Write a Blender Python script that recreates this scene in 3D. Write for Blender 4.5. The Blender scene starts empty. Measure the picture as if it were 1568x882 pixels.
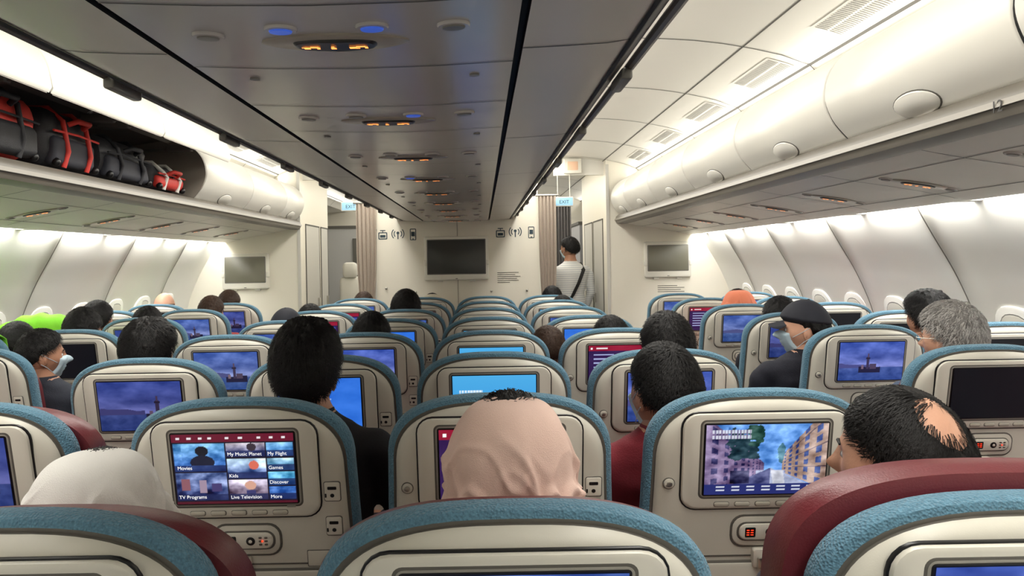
import bpy, bmesh, math, random
import numpy as np
from mathutils import Vector, Matrix, noise
random.seed(3); np.random.seed(3)
scene=bpy.context.scene
col=scene.collection
XC=-.26      # cabin centre line
XO=-.28      # centre overhead block line
CH=1.55      # eye height
YB=8.3       # forward bulkhead
SEAT_TOP=1.224; SH=.2

def lin(c):
    out=[]
    for v in c[:3]:
        v=v/255.
        out.append(v/12.92 if v<=.04045 else ((v+.055)/1.055)**2.4)
    return tuple(out)+(1.,)

def mat(name,c,rough=.5,metal=0.,nscale=0,namt=.0,bump=0.,bscale=60,emit=None,es=0.,coat=0.,kind='noise',spec=.5,sheen=0.):
    m=bpy.data.materials.new(name); m.use_nodes=True
    nt=m.node_tree; b=nt.nodes['Principled BSDF']
    b.inputs['Base Color'].default_value=lin(c)
    b.inputs['Roughness'].default_value=rough
    b.inputs['Metallic'].default_value=metal
    b.inputs['Specular IOR Level'].default_value=spec
    b.inputs['Coat Weight'].default_value=coat
    b.inputs['Sheen Weight'].default_value=sheen
    tc=nt.nodes.new('ShaderNodeTexCoord')
    if nscale:
        n=nt.nodes.new('ShaderNodeTexNoise'); n.inputs['Scale'].default_value=nscale; n.inputs['Detail'].default_value=4
        nt.links.new(tc.outputs['Object'],n.inputs['Vector'])
        mx=nt.nodes.new('ShaderNodeMix'); mx.data_type='RGBA'
        l=lin(c)
        mx.inputs[6].default_value=tuple(x*(1-namt) for x in l[:3])+(1,)
        mx.inputs[7].default_value=tuple(min(1,x*(1+namt)) for x in l[:3])+(1,)
        nt.links.new(n.outputs['Fac'],mx.inputs[0]); nt.links.new(mx.outputs[2],b.inputs['Base Color'])
    if bump:
        if kind=='noise':
            n2=nt.nodes.new('ShaderNodeTexNoise'); n2.inputs['Scale'].default_value=bscale; o=n2.outputs['Fac']
        else:
            n2=nt.nodes.new('ShaderNodeTexVoronoi'); n2.inputs['Scale'].default_value=bscale; o=n2.outputs['Distance']
        nt.links.new(tc.outputs['Object'],n2.inputs['Vector'])
        bp=nt.nodes.new('ShaderNodeBump'); bp.inputs['Strength'].default_value=bump; bp.inputs['Distance'].default_value=.003
        nt.links.new(o,bp.inputs['Height']); nt.links.new(bp.outputs['Normal'],b.inputs['Normal'])
    if emit:
        b.inputs['Emission Color'].default_value=lin(emit); b.inputs['Emission Strength'].default_value=es
    return m

# ---------------- mesh builder
class MB:
    def __init__(s): s.v=[];s.f=[];s.m=[]
    def add(s,vs,fs,m=0):
        o=len(s.v); s.v+= [tuple(v) for v in vs]; s.f+=[tuple(i+o for i in f) for f in fs]; s.m+=[m]*len(fs)
    def loft(s,rings,m=0,cap0=True,cap1=True,closed=True,mats=None):
        n=len(rings[0]); vs=[p for r in rings for p in r]; 
        o=len(s.v); s.v+=[tuple(v) for v in vs]
        for k in range(len(rings)-1):
            mm=mats[k] if mats else m
            for i in range(n if closed else n-1):
                j=(i+1)%n
                s.f.append((o+k*n+i,o+k*n+j,o+(k+1)*n+j,o+(k+1)*n+i)); s.m.append(mm)
        if cap0: s.f.append(tuple(o+i for i in range(n))[::-1]); s.m.append(mats[0] if mats else m)
        if cap1: s.f.append(tuple(o+(len(rings)-1)*n+i for i in range(n))); s.m.append(mats[-1] if mats else m)
    def mesh(s,name,mats,smooth=True,angle=40,recalc=True):
        me=bpy.data.meshes.new(name); me.from_pydata(s.v,[],s.f)
        for mm in mats: me.materials.append(mm)
        me.polygons.foreach_set('material_index',s.m)
        if recalc:
            bm=bmesh.new(); bm.from_mesh(me); bmesh.ops.recalc_face_normals(bm,faces=bm.faces); bm.to_mesh(me); bm.free()
        if smooth:
            me.polygons.foreach_set('use_smooth',[True]*len(me.polygons))
            me.set_sharp_from_angle(angle=math.radians(angle))
        me.update(); return me
    def obj(s,name,mats,parent=None,**k):
        return mkobj(name,s.mesh(name,mats,**k),parent)
def mkobj(name,me,parent=None):
    o=bpy.data.objects.new(name,me); col.objects.link(o)
    if parent: o.parent=parent
    return o

def rr(w,h,r,n=5):
    r=min(r,w/2-1e-4,h/2-1e-4); r=max(r,1e-4); pts=[]
    for cx,cy,a0 in((w/2-r,h/2-r,0),(-w/2+r,h/2-r,90),(-w/2+r,-h/2+r,180),(w/2-r,-h/2+r,270)):
        for i in range(n+1):
            a=math.radians(a0+90*i/n); pts.append((cx+r*math.cos(a),cy+r*math.sin(a)))
    return pts
def rbox(mb,cx,cz,w,h,r,yb,yf,bev,m,f=None,n=5,mats=None):
    sg=1 if yf<yb else -1
    rings=[]
    for ins,y in((0,yb),(0,yf+sg*bev),(.3*bev,yf+sg*.3*bev),(bev,yf)):
        ring=[(cx+x,y,cz+z) for x,z in rr(w-2*ins,h-2*ins,r-ins*.5,n)]
        rings.append([f(p) for p in ring] if f else ring)
    mb.loft(rings,m,mats=mats)
def sbox(mb,x0,x1,y0,y1,z0,z1,bev,m,axis='z',r=None,f=None):
    lo,hi=[x0,y0,z0],[x1,y1,z1]
    ax='xyz'.index(axis); a,b=[i for i in range(3) if i!=ax]
    ca,cb=(lo[a]+hi[a])/2,(lo[b]+hi[b])/2; w,h=hi[a]-lo[a],hi[b]-lo[b]
    r=bev if r is None else r
    rings=[]
    for ins,t in((bev,lo[ax]),(.3*bev,lo[ax]+.3*bev),(0,lo[ax]+bev),(0,hi[ax]-bev),(.3*bev,hi[ax]-.3*bev),(bev,hi[ax])):
        ring=[]
        for p,q in rr(w-2*ins,h-2*ins,max(r-ins*.5,.001),4):
            v=[0,0,0]; v[a]=ca+p; v[b]=cb+q; v[ax]=t; v=tuple(v); ring.append(f(v) if f else v)
        rings.append(ring)
    mb.loft(rings,m)
def box(mb,x0,x1,y0,y1,z0,z1,m=0):
    v=[(x,y,z) for x in(x0,x1) for y in(y0,y1) for z in(z0,z1)]
    mb.add(v,[(0,1,3,2),(4,6,7,5),(0,4,5,1),(2,3,7,6),(0,2,6,4),(1,5,7,3)],m)
def ell(mb,c,r,m,nu=16,nv=10):
    vs=[];fs=[]
    for j in range(1,nv):
        p=math.pi*j/nv
        for i in range(nu):
            a=2*math.pi*i/nu
            vs.append((c[0]+r[0]*math.sin(p)*math.cos(a),c[1]+r[1]*math.sin(p)*math.sin(a),c[2]+r[2]*math.cos(p)))
    t=len(vs); vs+=[(c[0],c[1],c[2]+r[2]),(c[0],c[1],c[2]-r[2])]
    for j in range(nv-2):
        for i in range(nu):
            k=(i+1)%nu; fs.append((j*nu+i,(j+1)*nu+i,(j+1)*nu+k,j*nu+k))
    for i in range(nu):
        k=(i+1)%nu; fs.append((t,i,k)); fs.append((t+1,(nv-2)*nu+k,(nv-2)*nu+i))
    mb.add(vs,fs,m)
def tube(mb,pts,rad,m,n=12,joints=False):
    P=[Vector(p) for p in pts]; rings=[]
    for i,p in enumerate(P):
        t=(P[min(i+1,len(P)-1)]-P[max(i-1,0)]).normalized()
        up=Vector((0,0,1)) if abs(t.z)<.9 else Vector((0,1,0))
        a=t.cross(up).normalized(); b=t.cross(a)
        r=rad[i] if hasattr(rad,'__len__') else rad
        rings.append([p+a*r*math.cos(2*math.pi*k/n)+b*r*math.sin(2*math.pi*k/n) for k in range(n)])
    mb.loft(rings,m)
    if joints:
        for p,r in zip(P,rad): ell(mb,p,(r,r,r),m)

# ---------------- materials
M_wall=mat('cabin_wall_white',(242,241,234),.45,nscale=3,namt=.02,bump=.05,bscale=400)
M_ceil=mat('ceiling_panel_white',(226,224,216),.5,nscale=2,namt=.02)
M_cent=mat('centre_ceiling_grey',(182,177,172),.18,nscale=2,namt=.05,bump=.04,bscale=6)
M_bin=mat('bin_white_gloss',(212,210,202),.34,nscale=2,namt=.01)
M_rail=mat('bin_rail_grey',(98,93,84),.42,nscale=4,namt=.05)
M_psu=mat('service_panel_grey',(214,210,197),.38,nscale=3,namt=.03)
M_dark=mat('dark_gap',(18,18,20),.7)
M_blk=mat('black_plastic',(14,14,16),.35)
M_grey=mat('grey_plastic',(110,108,102),.4)
M_seam=mat('seam_grey',(82,80,74),.7)
M_wseam=mat('wall_seam_grey',(128,125,116),.7)
M_cream=mat('seat_shell_cream',(208,205,193),.35,nscale=6,namt=.02,bump=.06,bscale=500)
M_cream2=mat('bezel_cream',(220,217,205),.3)
M_blue=mat('seat_fabric_blue',(90,132,154),.92,nscale=220,namt=.4,bump=1.,bscale=240,kind='vor',sheen=.15)
M_red=mat('seat_leather_maroon',(100,30,38),.42,nscale=30,namt=.12,bump=.2,bscale=300)
M_carpet=mat('carpet_navy',(92,96,110),.95,nscale=120,namt=.4,bump=.5,bscale=300)
M_bulk=mat('bulkhead_cream',(228,223,208),.45,nscale=2,namt=.02)
M_curt=mat('curtain_taupe',(192,180,167),.9,nscale=60,namt=.1)
M_curt2=mat('curtain_grey',(125,122,122),.9,nscale=60,namt=.1)
M_metal=mat('brushed_metal',(190,188,180),.3,metal=.9)
M_orange=mat('sign_orange',(255,150,40),.4,emit=(255,150,70),es=2.2)
M_redled=mat('led_red',(255,40,20),.4,emit=(255,50,20),es=3)
M_bluel=mat('reading_lamp_blue',(40,80,190),.3,emit=(45,90,200),es=.5)
M_skin=mat('skin',(176,128,102),.55,nscale=25,namt=.1,bump=.15,bscale=200)
M_skin2=mat('skin_light',(206,158,132),.5,nscale=25,namt=.1,bump=.15,bscale=200)
M_hairk=mat('hair_black',(14,12,12),.62,nscale=90,namt=.5,bump=.6,bscale=150,spec=.3)
M_hairb=mat('hair_brown',(60,42,31),.6,nscale=90,namt=.4,bump=.6,bscale=150,spec=.3)
M_hairg=mat('hair_grey',(112,109,106),.6,nscale=160,namt=.7,bump=.8,bscale=150)
M_mask=mat('surgical_mask',(190,212,224),.8,nscale=40,namt=.05)
M_eyew=mat('eye_white',(230,228,224),.2)
M_text=mat('text_dark',(40,60,72),.6)

# ---------------- profiles
class Prof:
    def __init__(s,pts,side,flip=1,xc=XC):
        s.p=[(xc+side*o,z) for o,z in pts]; s.flip=flip*side
        s.c=[0]
        for a,b in zip(s.p,s.p[1:]): s.c.append(s.c[-1]+math.hypot(b[0]-a[0],b[1]-a[1]))
        s.L=s.c[-1]
    def at(s,t,eps=0):
        t=min(max(t,0),s.L)
        for i in range(len(s.p)-1):
            if t<=s.c[i+1] or i==len(s.p)-2: break
        a,b=s.p[i],s.p[i+1]; d=s.c[i+1]-s.c[i]; k=(t-s.c[i])/d
        nx,nz=(b[1]-a[1])/d*s.flip,-(b[0]-a[0])/d*s.flip
        return (a[0]+(b[0]-a[0])*k+nx*eps, a[1]+(b[1]-a[1])*k+nz*eps)
def smooth_pts(pts,n):
    out=[];P=[pts[0]]+list(pts)+[pts[-1]]
    for i in range(1,len(P)-2):
        for k in range(n):
            t=k/n; r=[]
            for d in(0,1):
                p0,p1,p2,p3=P[i-1][d],P[i][d],P[i+1][d],P[i+2][d]
                r.append(.5*((2*p1)+(-p0+p2)*t+(2*p0-5*p1+4*p2-p3)*t*t+(-p0+3*p1-3*p2+p3)*t**3))
            out.append(tuple(r))
    out.append(tuple(pts[-1])); return out
def prof_rect(mb,pr,y0,y1,s0,s1,eps,m,n=8):
    vs=[];fs=[]
    for i in range(n+1):
        x,z=pr.at(s0+(s1-s0)*i/n,eps); vs+=[(x,y0,z),(x,y1,z)]
    for i in range(n): fs.append((2*i,2*i+1,2*i+3,2*i+2))
    mb.add(vs,fs,m)
def prof_ell(mb,pr,yc,s0,a,b,eps,m,n=28,sup=2.):
    rings=[]
    for k,e in((1,0),(1,eps*.6),(.93,eps)):
        r=[]
        for i in range(n):
            t=2*math.pi*i/n; c,s_=math.cos(t),math.sin(t)
            c=math.copysign(abs(c)**(2/sup),c); s_=math.copysign(abs(s_)**(2/sup),s_)
            x,z=pr.at(s0+b*k*s_,e); r.append((x,yc+a*k*c,z))
        rings.append(r)
    mb.loft(rings,m,cap0=False)
def prof_sweep(mb,pr_pts,y0,y1,m,closed=False,ny=1,caps=False):
    rings=[[(x,y0+(y1-y0)*k/ny,z) for x,z in pr_pts] for k in range(ny+1)]
    mb.loft(rings,m,cap0=caps,cap1=caps,closed=closed)

Y0,Y1=-3.,13.
mb=MB(); box(mb,XC-3.2,XC+3.2,Y0,Y1,-.05,0,0); mb.obj('floor',[M_carpet],smooth=False)
mb=MB(); box(mb,XC-3.3,XC+3.3,Y0-.08,Y0,0,2.8); mb.obj('wall_rear',[M_bulk],smooth=False)
mb=MB(); box(mb,XC-3.3,XC+3.3,Y1,Y1+.08,0,2.8); mb.obj('wall_front',[M_bulk],smooth=False)

# side walls
wp=smooth_pts([(2.86,0),(3.05,.4),(3.1,.8),(3.05,1.12),(2.94,1.4),(2.8,1.65),(2.72,1.8),(2.70,1.88)],5)
PITCH=1.1
for side,nm in((1,'right'),(-1,'left')):
    mb=MB()
    ny=int((YB+.2-Y0)/PITCH*12); vs=[];fs=[]; n=len(wp)
    for k in range(ny+1):
        y=Y0+(YB+.2-Y0)*k/ny
        ph=((y-4.1)/PITCH)%1.; bul=.035*abs(2*ph-1)**5
        for i in range(n):
            o,z=wp[i]; vs.append((XC+side*(o-bul),y,z))
    for k in range(ny):
        for i in range(n-1): fs.append((k*n+i,k*n+i+1,(k+1)*n+i+1,(k+1)*n+i))
    mb.add(vs,fs,0)
    prof_sweep(mb,[(XC+side*o,z) for o,z in wp],YB+.2,Y1,0)
    mb.obj('wall_'+nm,[M_wall],recalc=False,angle=60)
    mb=MB()
    y=4.1-PITCH*6
    while y<YB:
        vs=[];fs=[]
        for i,(o,z) in enumerate(wp):
            x=XC+side*(o-.0375); vs+=[(x,y-.006,z),(x,y+.006,z)]
        for i in range(len(wp)-1): fs.append((2*i,2*i+1,2*i+3,2*i+2))
        mb.add(vs,fs,0); y+=PITCH
    mb.obj('trim_wall_seams_'+nm,[M_wseam],smooth=False,recalc=False)
    wi=0; y=4.1-PITCH*3+.275
    while y<YB-.2:
        mb=MB()
        def f(p,side=side,y=y):
            z=p[2]; o=np.interp(z,[q[1] for q in wp],[q[0] for q in wp])
            return (XC+side*(o+p[1]),y+p[0],z)
        rbox(mb,0,1.04,.33,.44,.13,.0,-.018,.014,0,f=f)
        rbox(mb,0,1.04,.25,.36,.11,-.01,-.021,.002,1,f=f)
        rbox(mb,0,1.04,.235,.345,.10,-.02,-.023,.002,2,f=f)
        rbox(mb,0,.95,.07,.014,.006,-.02,-.033,.003,1,f=f)
        wi+=1; mb.obj('window_%s_%d'%(nm,wi),[M_wall,M_grey,M_cream]); y+=.55

# ceiling
cp=smooth_pts([(2.12,2.44),(2.03,2.54),(1.85,2.61),(1.5,2.68),(1.1,2.71),(.6,2.72),(.0,2.72)],4)
full=[(XC+o,z) for o,z in cp]+[(XC-o,z) for o,z in cp[::-1][1:]]
mb=MB(); prof_sweep(mb,full,Y0,Y1,0)
for s in(1,-1): prof_sweep(mb,[(XC+s*2.12,2.44),(XC+s*3.0,2.40),(XC+s*3.1,1.9),(XC+s*2.70,1.88)],Y0,Y1,0)
mb.obj('ceiling',[M_ceil],recalc=False,angle=60)
mb=MB()
prC=Prof(cp,1,-1); prCl=Prof(cp,-1,-1)
for pr in(prC,prCl):
    y=-.5
    while y<YB+4:
        prof_rect(mb,pr,y-.005,y+.005,.0,pr.L,.002,0,14); y+=1.1
    prof_rect(mb,pr,Y0,Y1,.52,.53,.002,0,2)
    prof_rect(mb,pr,Y0,Y1,.15,.165,.002,0,2)
mb.obj('trim_ceiling_seams',[M_seam],smooth=False,recalc=False)
mb=MB()
for pr in(prC,prCl):
    y=-.45
    while y<YB:
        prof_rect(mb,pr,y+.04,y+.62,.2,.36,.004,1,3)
        for k in range(28):
            yy=y+.06+k*.0195
            prof_rect(mb,pr,yy,yy+.008,.215,.275,.006,0,2); prof_rect(mb,pr,yy,yy+.008,.285,.345,.006,0,2)
        y+=1.1
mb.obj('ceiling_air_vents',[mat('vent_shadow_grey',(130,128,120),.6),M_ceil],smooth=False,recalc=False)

# ---------------- centre overhead block
mb=MB()
half=[(.357,1.995),(.18,1.987),(0,1.984)]
pc=[(XO-o,z) for o,z in half]+[(XO+o,z) for o,z in half[::-1][1:]]
prof_sweep(mb,pc,Y0,YB,0)
top=smooth_pts([(.374,1.995),(.5,2.0),(.6,2.01),(.655,2.05),(.67,2.12),(.64,2.28),(.55,2.4),(.42,2.46)],4)
for s in(1,-1):
    prof_sweep(mb,[(XO+s*o,z) for o,z in top[:9]],Y0,YB,1)
    prof_sweep(mb,[(XO+s*o,z) for o,z in top[8:15]],Y0,YB,3)
    prof_sweep(mb,[(XO+s*o,z) for o,z in top[14:]],Y0,YB,1)
    prof_sweep(mb,[(XO+s*.42,2.46),(XO,2.47)],Y0,YB,1)
    prof_sweep(mb,[(XO+s*.357,1.995),(XO+s*.357,2.02),(XO+s*.374,2.02),(XO+s*.374,1.995)],Y0,YB,2)
    prof_sweep(mb,[(XO+s*.598,2.006),(XO+s*.606,2.004),(XO+s*.614,2.012)],Y0,YB,2)
box(mb,XO-.64,XO+.64,YB-.02,YB,2.0,2.46,1)
mb.obj('overhead_centre_bin_housing',[M_cent,mat('centre_bin_grey',(196,191,180),.3,nscale=3,namt=.03),M_dark,M_rail],recalc=False,angle=50)
prM=Prof([(-.357,1.995),(-.18,1.987),(0,1.984),(.18,1.987),(.357,1.995)],1,1,XO)
mb=MB()
y=-.4
while y<YB:
    prof_rect(mb,prM,y-.0025,y+.0025,.0,prM.L,.0015,0,8)
    y+=.41
prT=Prof(top,1,1,XO); prTl=Prof(top,-1,1,XO)
y=.4
while y<YB:
    for p in(prT,prTl): prof_rect(mb,p,y-.003,y+.003,0,.36,.0015,0,8)
    y+=1.15
mb.obj('trim_centre_panel_seams',[M_seam],smooth=False,recalc=False)
for s,nm in((1,'r'),(-1,'l')):
    mb=MB(); y=-.6
    tube(mb,[(XO+s*.665,Y0,2.035),(XO+s*.665,YB,2.035)],.012,0,8)
    while y<YB:
        sbox(mb,XO+s*.655-.014,XO+s*.655+.014,y,y+.16,2.0,2.03,.006,1)
        y+=.82
    mb.obj('centre_bin_handrail',[M_rail,M_grey])

M_cent2=mat('lamp_panel_taupe',(160,152,139),.3)
def lamp_unit(pr,yc,s0,wide,name='reading_light_panel',sc=1.):
    mb=MB()
    prof_ell(mb,pr,yc,s0,.055*sc,.145*sc,.006,0,sup=1.7)
    prof_ell(mb,pr,yc,s0,.030*sc,.082*sc,.011,1,sup=3.)
    def ic(dx,dy,w,h): prof_rect(mb,pr,yc+dy-h,yc+dy+h,s0+(dx-w)*sc,s0+(dx+w)*sc,.0125,2,1)
    ic(-.048,0,.018,.0025); ic(-.034,.006,.003,.004); ic(-.056,.004,.006,.006); ic(-.04,-.006,.008,.002)
    ic(-.004,.004,.005,.005); ic(-.004,-.006,.003,.003)
    ic(.034,.003,.007,.006); ic(.05,-.003,.009,.004); ic(.043,.007,.004,.003); ic(.06,.004,.003,.006)
    for dx,dy,bl in wide:
        prof_ell(mb,pr,yc+dy,s0+dx,.024,.031,.006,3)
        prof_ell(mb,pr,yc+dy,s0+dx,.015,.022,.009,4 if bl else 5)
    return mb.obj(name,[M_cent2,M_blk,M_orange,M_cent,M_bluel,M_grey],recalc=False)
sC=prM.L/2
for k in range(9):
    y=1.45+.82*k
    lamp_unit(prM,y,sC,[(-.235,-.04,False),(-.085,-.085,k<1 or k==3),(.085,-.09,k<2),(.235,-.08,False)])
mb=MB()
for k in range(9):
    for dx in(-.25,.27): prof_ell(mb,prM,1.75+.82*k,sC+dx,.012,.012,.004,0)
mb.obj('ceiling_speaker_buttons',[M_grey],recalc=False)

# ---------------- side bins
dp=smooth_pts([(1.80,2.03),(1.735,2.11),(1.705,2.21),(1.735,2.32),(1.82,2.405),(1.95,2.45)],5)
SEG=[-1.3,-.2,.9,2.0,3.1,4.2,5.3,6.4,7.5,8.22]
def door_mesh(mb,y0,y1,side,fn=None,thick=.018):
    def tr(o,z):
        if fn: o,z=fn(o,z)
        return (XC+side*o,z)
    outer=dp; inner=[(o+thick*1.0,z-.004) for o,z in dp]
    rings=[]
    for y,ins in((y0,.006),(y0+.006,0),(y1-.006,0),(y1,.006)):
        loop=[tr(o+ins,z) for o,z in outer]+[tr(o,z) for o,z in inner[::-1]]
        rings.append([(x,y,z) for x,z in loop])
    mb.loft(rings,0)
HA=math.radians(-52)
def rotdoor(o,z):
    dx,dz=o-1.95,z-2.45
    return (1.95+dx*math.cos(HA)-dz*math.sin(HA), 2.45+dx*math.sin(HA)+dz*math.cos(HA))
M_inn=mat('bin_inner_taupe',(130,124,115),.5)
for side in(1,-1):
    nm='right' if side==1 else 'left'
    rail=[(1.80,2.03),(1.775,2.01),(1.765,1.97),(1.78,1.935),(1.83,1.925),(1.9,1.93)]
    psu=smooth_pts([(1.9,1.93),(2.05,1.90),(2.2,1.875),(2.4,1.84),(2.58,1.80),(2.63,1.80),(2.64,1.84)],4)
    mb=MB()
    prof_sweep(mb,[(XC+side*o,z) for o,z in rail],Y0,YB,0)
    prof_sweep(mb,[(XC+side*1.762,1.985),(XC+side*1.758,1.965)],Y0,YB,2)
    prof_sweep(mb,[(XC+side*o,z) for o,z in psu],Y0,YB,1)
    prof_sweep(mb,[(XC+side*1.80,2.03),(XC+side*1.83,2.035),(XC+side*2.6,2.0),(XC+side*2.62,2.36),(XC+side*1.97,2.45),(XC+side*1.95,2.455)],Y0,YB,3)
    prof_sweep(mb,[(XC+side*1.95,2.455),(XC+side*2.12,2.44)],Y0,YB,1)
    mb.obj('trim_bin_rail_'+nm,[M_rail,M_psu,mat('rail_light_line_'+nm,(130,125,115),.4),mat('bin_interior_'+nm,(112,107,100),.6)],recalc=False,angle=50)
    prP=Prof(psu,side,1)
    mb=MB(); y=-.5
    while y<YB:
        prof_rect(mb,prP,y-.003,y+.003,.0,prP.L*.95,.002,0,8); y+=.81
    prof_rect(mb,prP,Y0,YB,.16,.165,.002,0,1); prof_rect(mb,prP,Y0,YB,.56,.566,.002,0,1)
    mb.obj('trim_service_panel_seams_'+nm,[M_seam],smooth=False,recalc=False)
    for k in range(9):
        y=.95+.81*k
        lamp_unit(prP,y,.37,[(-.15,.0,False),(.15,.0,False)],sc=.95)
    mb=MB(); y=-.8
    while y<YB:
        sbox(mb,XC+side*2.665-.05,XC+side*2.665+.05,y,y+.1,1.795,1.86,.01,0); y+=1.1
    mb.obj('trim_cove_dividers_'+nm,[M_wall])
    for a,b in zip(SEG,SEG[1:]):
        opened = side==-1 and b<=5.35 and b>1.5
        if not opened:
            mb=MB(); door_mesh(mb,a+.009,b-.009,side)
            yc=(a+b)/2
            prof_ell(mb,Prof(dp,side,-1),yc,.042,.13,.055,.003,1)
            prof_ell(mb,Prof(dp,side,-1),yc,.042,.124,.051,.008,0)
            mb.obj('overhead_bin',[M_bin,M_seam],recalc=False,angle=50)
        else:
            mb=MB(); door_mesh(mb,a+.006,b-.006,side,rotdoor,thick=.03)
            for yy in ([b-.02] if b>5.2 else []):
                loop=[(XC+side*o,z) for o,z in dp]+[(XC+side*2.6,2.36),(XC+side*2.6,2.02)]
                mb.loft([[(x,yy,z) for x,z in loop],[(x,yy+.016,z) for x,z in loop]],1)
            for yy in(a+.08,b-.1):
                tube(mb,[(XC+side*2.1,yy,2.36),(XC+side*1.72,yy,2.37)],.012,2,8)
                sbox(mb,XC+side*1.86-.09,XC+side*1.86+.09,yy-.02,yy+.03,2.35,2.40,.01,2)
            ell(mb,(XC+side*1.6,(a+b)/2,2.33),(.05,.11,.018),2)
            mb.obj('overhead_bin',[M_bin,M_inn,M_grey],angle=50)
mb=MB()
for side in(1,-1):
    for s_ in SEG:
        if side==-1 and 1.5<s_<5.2: continue
        prof_sweep(mb,[(XC+side*(o+.012),z-.002) for o,z in dp],s_-.012,s_+.012,0)
mb.obj('trim_bin_gap_shade',[M_dark],recalc=False)  # dark backing strips stand in for the shade in gaps between bin doors
mb=MB()
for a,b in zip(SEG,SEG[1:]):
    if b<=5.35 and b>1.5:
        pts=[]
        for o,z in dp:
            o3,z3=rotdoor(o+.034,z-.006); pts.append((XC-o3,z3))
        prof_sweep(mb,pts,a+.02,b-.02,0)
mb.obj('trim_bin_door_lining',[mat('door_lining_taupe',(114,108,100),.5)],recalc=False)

def text(body,loc,size,m,rot=(math.pi/2,0,0),parent=None,name='label',ext=.0005,align='LEFT'):
    c=bpy.data.curves.new(name,'FONT'); c.body=body; c.size=size; c.extrude=ext; c.align_x=align
    c.materials.append(m); o=bpy.data.objects.new(name,c); col.objects.link(o); o.location=loc; o.rotation_euler=rot
    if parent: o.parent=parent
    return o
text('12',(XC+1.757,2.16,1.95),.05,M_blk,rot=(math.pi/2,0,-math.pi/2),name='row_number_label')

# ---------------- luggage
bagR=mat('bag_red',(200,52,44),.6,nscale=20,namt=.2,bump=.4,bscale=200)
bagK=mat('bag_black',(34,35,41),.6,nscale=30,namt=.4,bump=.5,bscale=300)
bagC=mat('bag_charcoal',(48,50,60),.7)
bagG=mat('bag_strap_white',(220,220,215),.6)
def bag(name,y0,y1,z1,mats):
    mb=MB(); x0=XC-1.84; x1=XC-2.4
    def f(p):
        n=noise.noise(Vector(p)*9); return (p[0]+n*.02,p[1]+n*.02,p[2]+noise.noise(Vector(p)*7+Vector((3,3,3)))*.018*(p[2]-2.03)/.3)
    sbox(mb,x1,x0,y0,y1,2.045,z1,.06,0,axis='y',r=.09,f=f)
    sbox(mb,x0-.04,x0+.03,y0+.05,y1-.05,2.06,2.04+(z1-2.04)*.55,.02,1,axis='y',r=.03,f=f)
    for t in(.28,.72):
        yy=y0+(y1-y0)*t
        tube(mb,[(x0+.015,yy,2.05),(x0+.035,yy+.01,2.13),(x0+.02,yy-.01,z1-.06),(x0-.06,yy,z1+.01),(x0-.2,yy,z1+.012)],.013,2,8)
    yc=(y0+y1)/2
    tube(mb,[(x0+.02,yc-.07,z1-.07),(x0+.06,yc-.05,z1-.05),(x0+.065,yc+.05,z1-.05),(x0+.02,yc+.07,z1-.07)],.014,3,8)
    tube(mb,[(x0+.028,y0+.03,2.04+(z1-2.04)*.6),(x0+.032,yc,2.04+(z1-2.04)*.62),(x0+.028,y1-.03,2.04+(z1-2.04)*.6)],.006,3,6)
    for yy in(y0+.06,y1-.06):
        ell(mb,(x0+.02,yy,2.068),(.022,.014,.022),4)
    return mb.obj(name,mats,angle=50)
bag('red_duffel_bag',2.9,3.5,2.35,[bagR,bagK,bagK,bagK,M_blk])
bag('black_carry_on_suitcase',3.56,4.04,2.34,[bagK,bagC,bagR,bagR,M_blk])
bag('black_backpack',4.08,4.68,2.29,[bagK,bagC,bagK,bagK,M_blk])
bag('black_red_backpack',4.72,5.2,2.22,[bagK,bagR,bagG,bagR,M_blk])

# ---------------- bulkheads and monuments
mb=MB(); box(mb,-1.17,.64,YB,YB+1.6,0,2.72,0)
box(mb,-.275,-.271,YB-.003,YB,0,2.0,1)
mb.obj('wall_centre_bulkhead',[M_bulk,M_seam],smooth=False)
def monument(name,x0,x1,y1,face):
    mb=MB(); box(mb,x0,x1,YB,y1,0,2.72,0)
    xf=x0 if face<0 else x1
    e=face*.006
    for ya,yb in((YB+.25,YB+.95),(YB+1.05,YB+1.75)):
        yb=min(yb,y1-.05)
        box(mb,min(xf,xf+e),max(xf,xf+e),ya,yb,.05,2.0,2)
        for yy in(ya,yb): box(mb,min(xf,xf+e*1.6),max(xf,xf+e*1.6),yy-.006,yy+.006,.05,2.0,1)
        box(mb,min(xf,xf+e*1.6),max(xf,xf+e*1.6),ya,yb,1.99,2.005,1)
        sbox(mb,min(xf,xf+e*4),max(xf,xf+e*4),yb-.12,yb-.06,1.0,1.12,.005,3)
    box(mb,xf-.004 if face<0 else xf-.03,xf+.03 if face<0 else xf+.004,YB-.01,YB,0,2.6,2)
    return mb.obj(name,[M_bulk,M_seam,mat(name+'_trim',(196,194,186),.4),M_metal],smooth=False)
monument('wall_lavatory_right',1.41,XC+3.3,10.3,-1)
monument('wall_galley_left',XC-3.3,-2.04,9.8,1)
def monitor(cx,cz,w,h,sw,sh,c):
    mb=MB()
    rbox(mb,cx,cz,w,h,.02,YB,YB-.05,.012,0)
    rbox(mb,cx,cz+.015,sw+.02,sh+.02,.01,YB-.04,YB-.053,.003,1)
    rbox(mb,cx,cz+.015,sw,sh,.006,YB-.05,YB-.055,.001,2)
    for q in(-1,1):
        rbox(mb,cx+q*(w/2-.01),cz-h*.1,.03,.06,.008,YB,YB-.058,.006,0)
        rbox(mb,cx+q*w*.25,cz-h/2-.01,.06,.02,.006,YB,YB-.03,.006,0)
    box(mb,cx-.012,cx+.012,YB-.056,YB-.05,cz-h/2+.012,cz-h/2+.02,1)
    return mb.obj('bulkhead_monitor',[M_cream2,M_grey,mat('monitor_glass',c,.3)])
monitor(-.286,1.575,.72,.49,.64,.375,(52,53,50))
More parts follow.
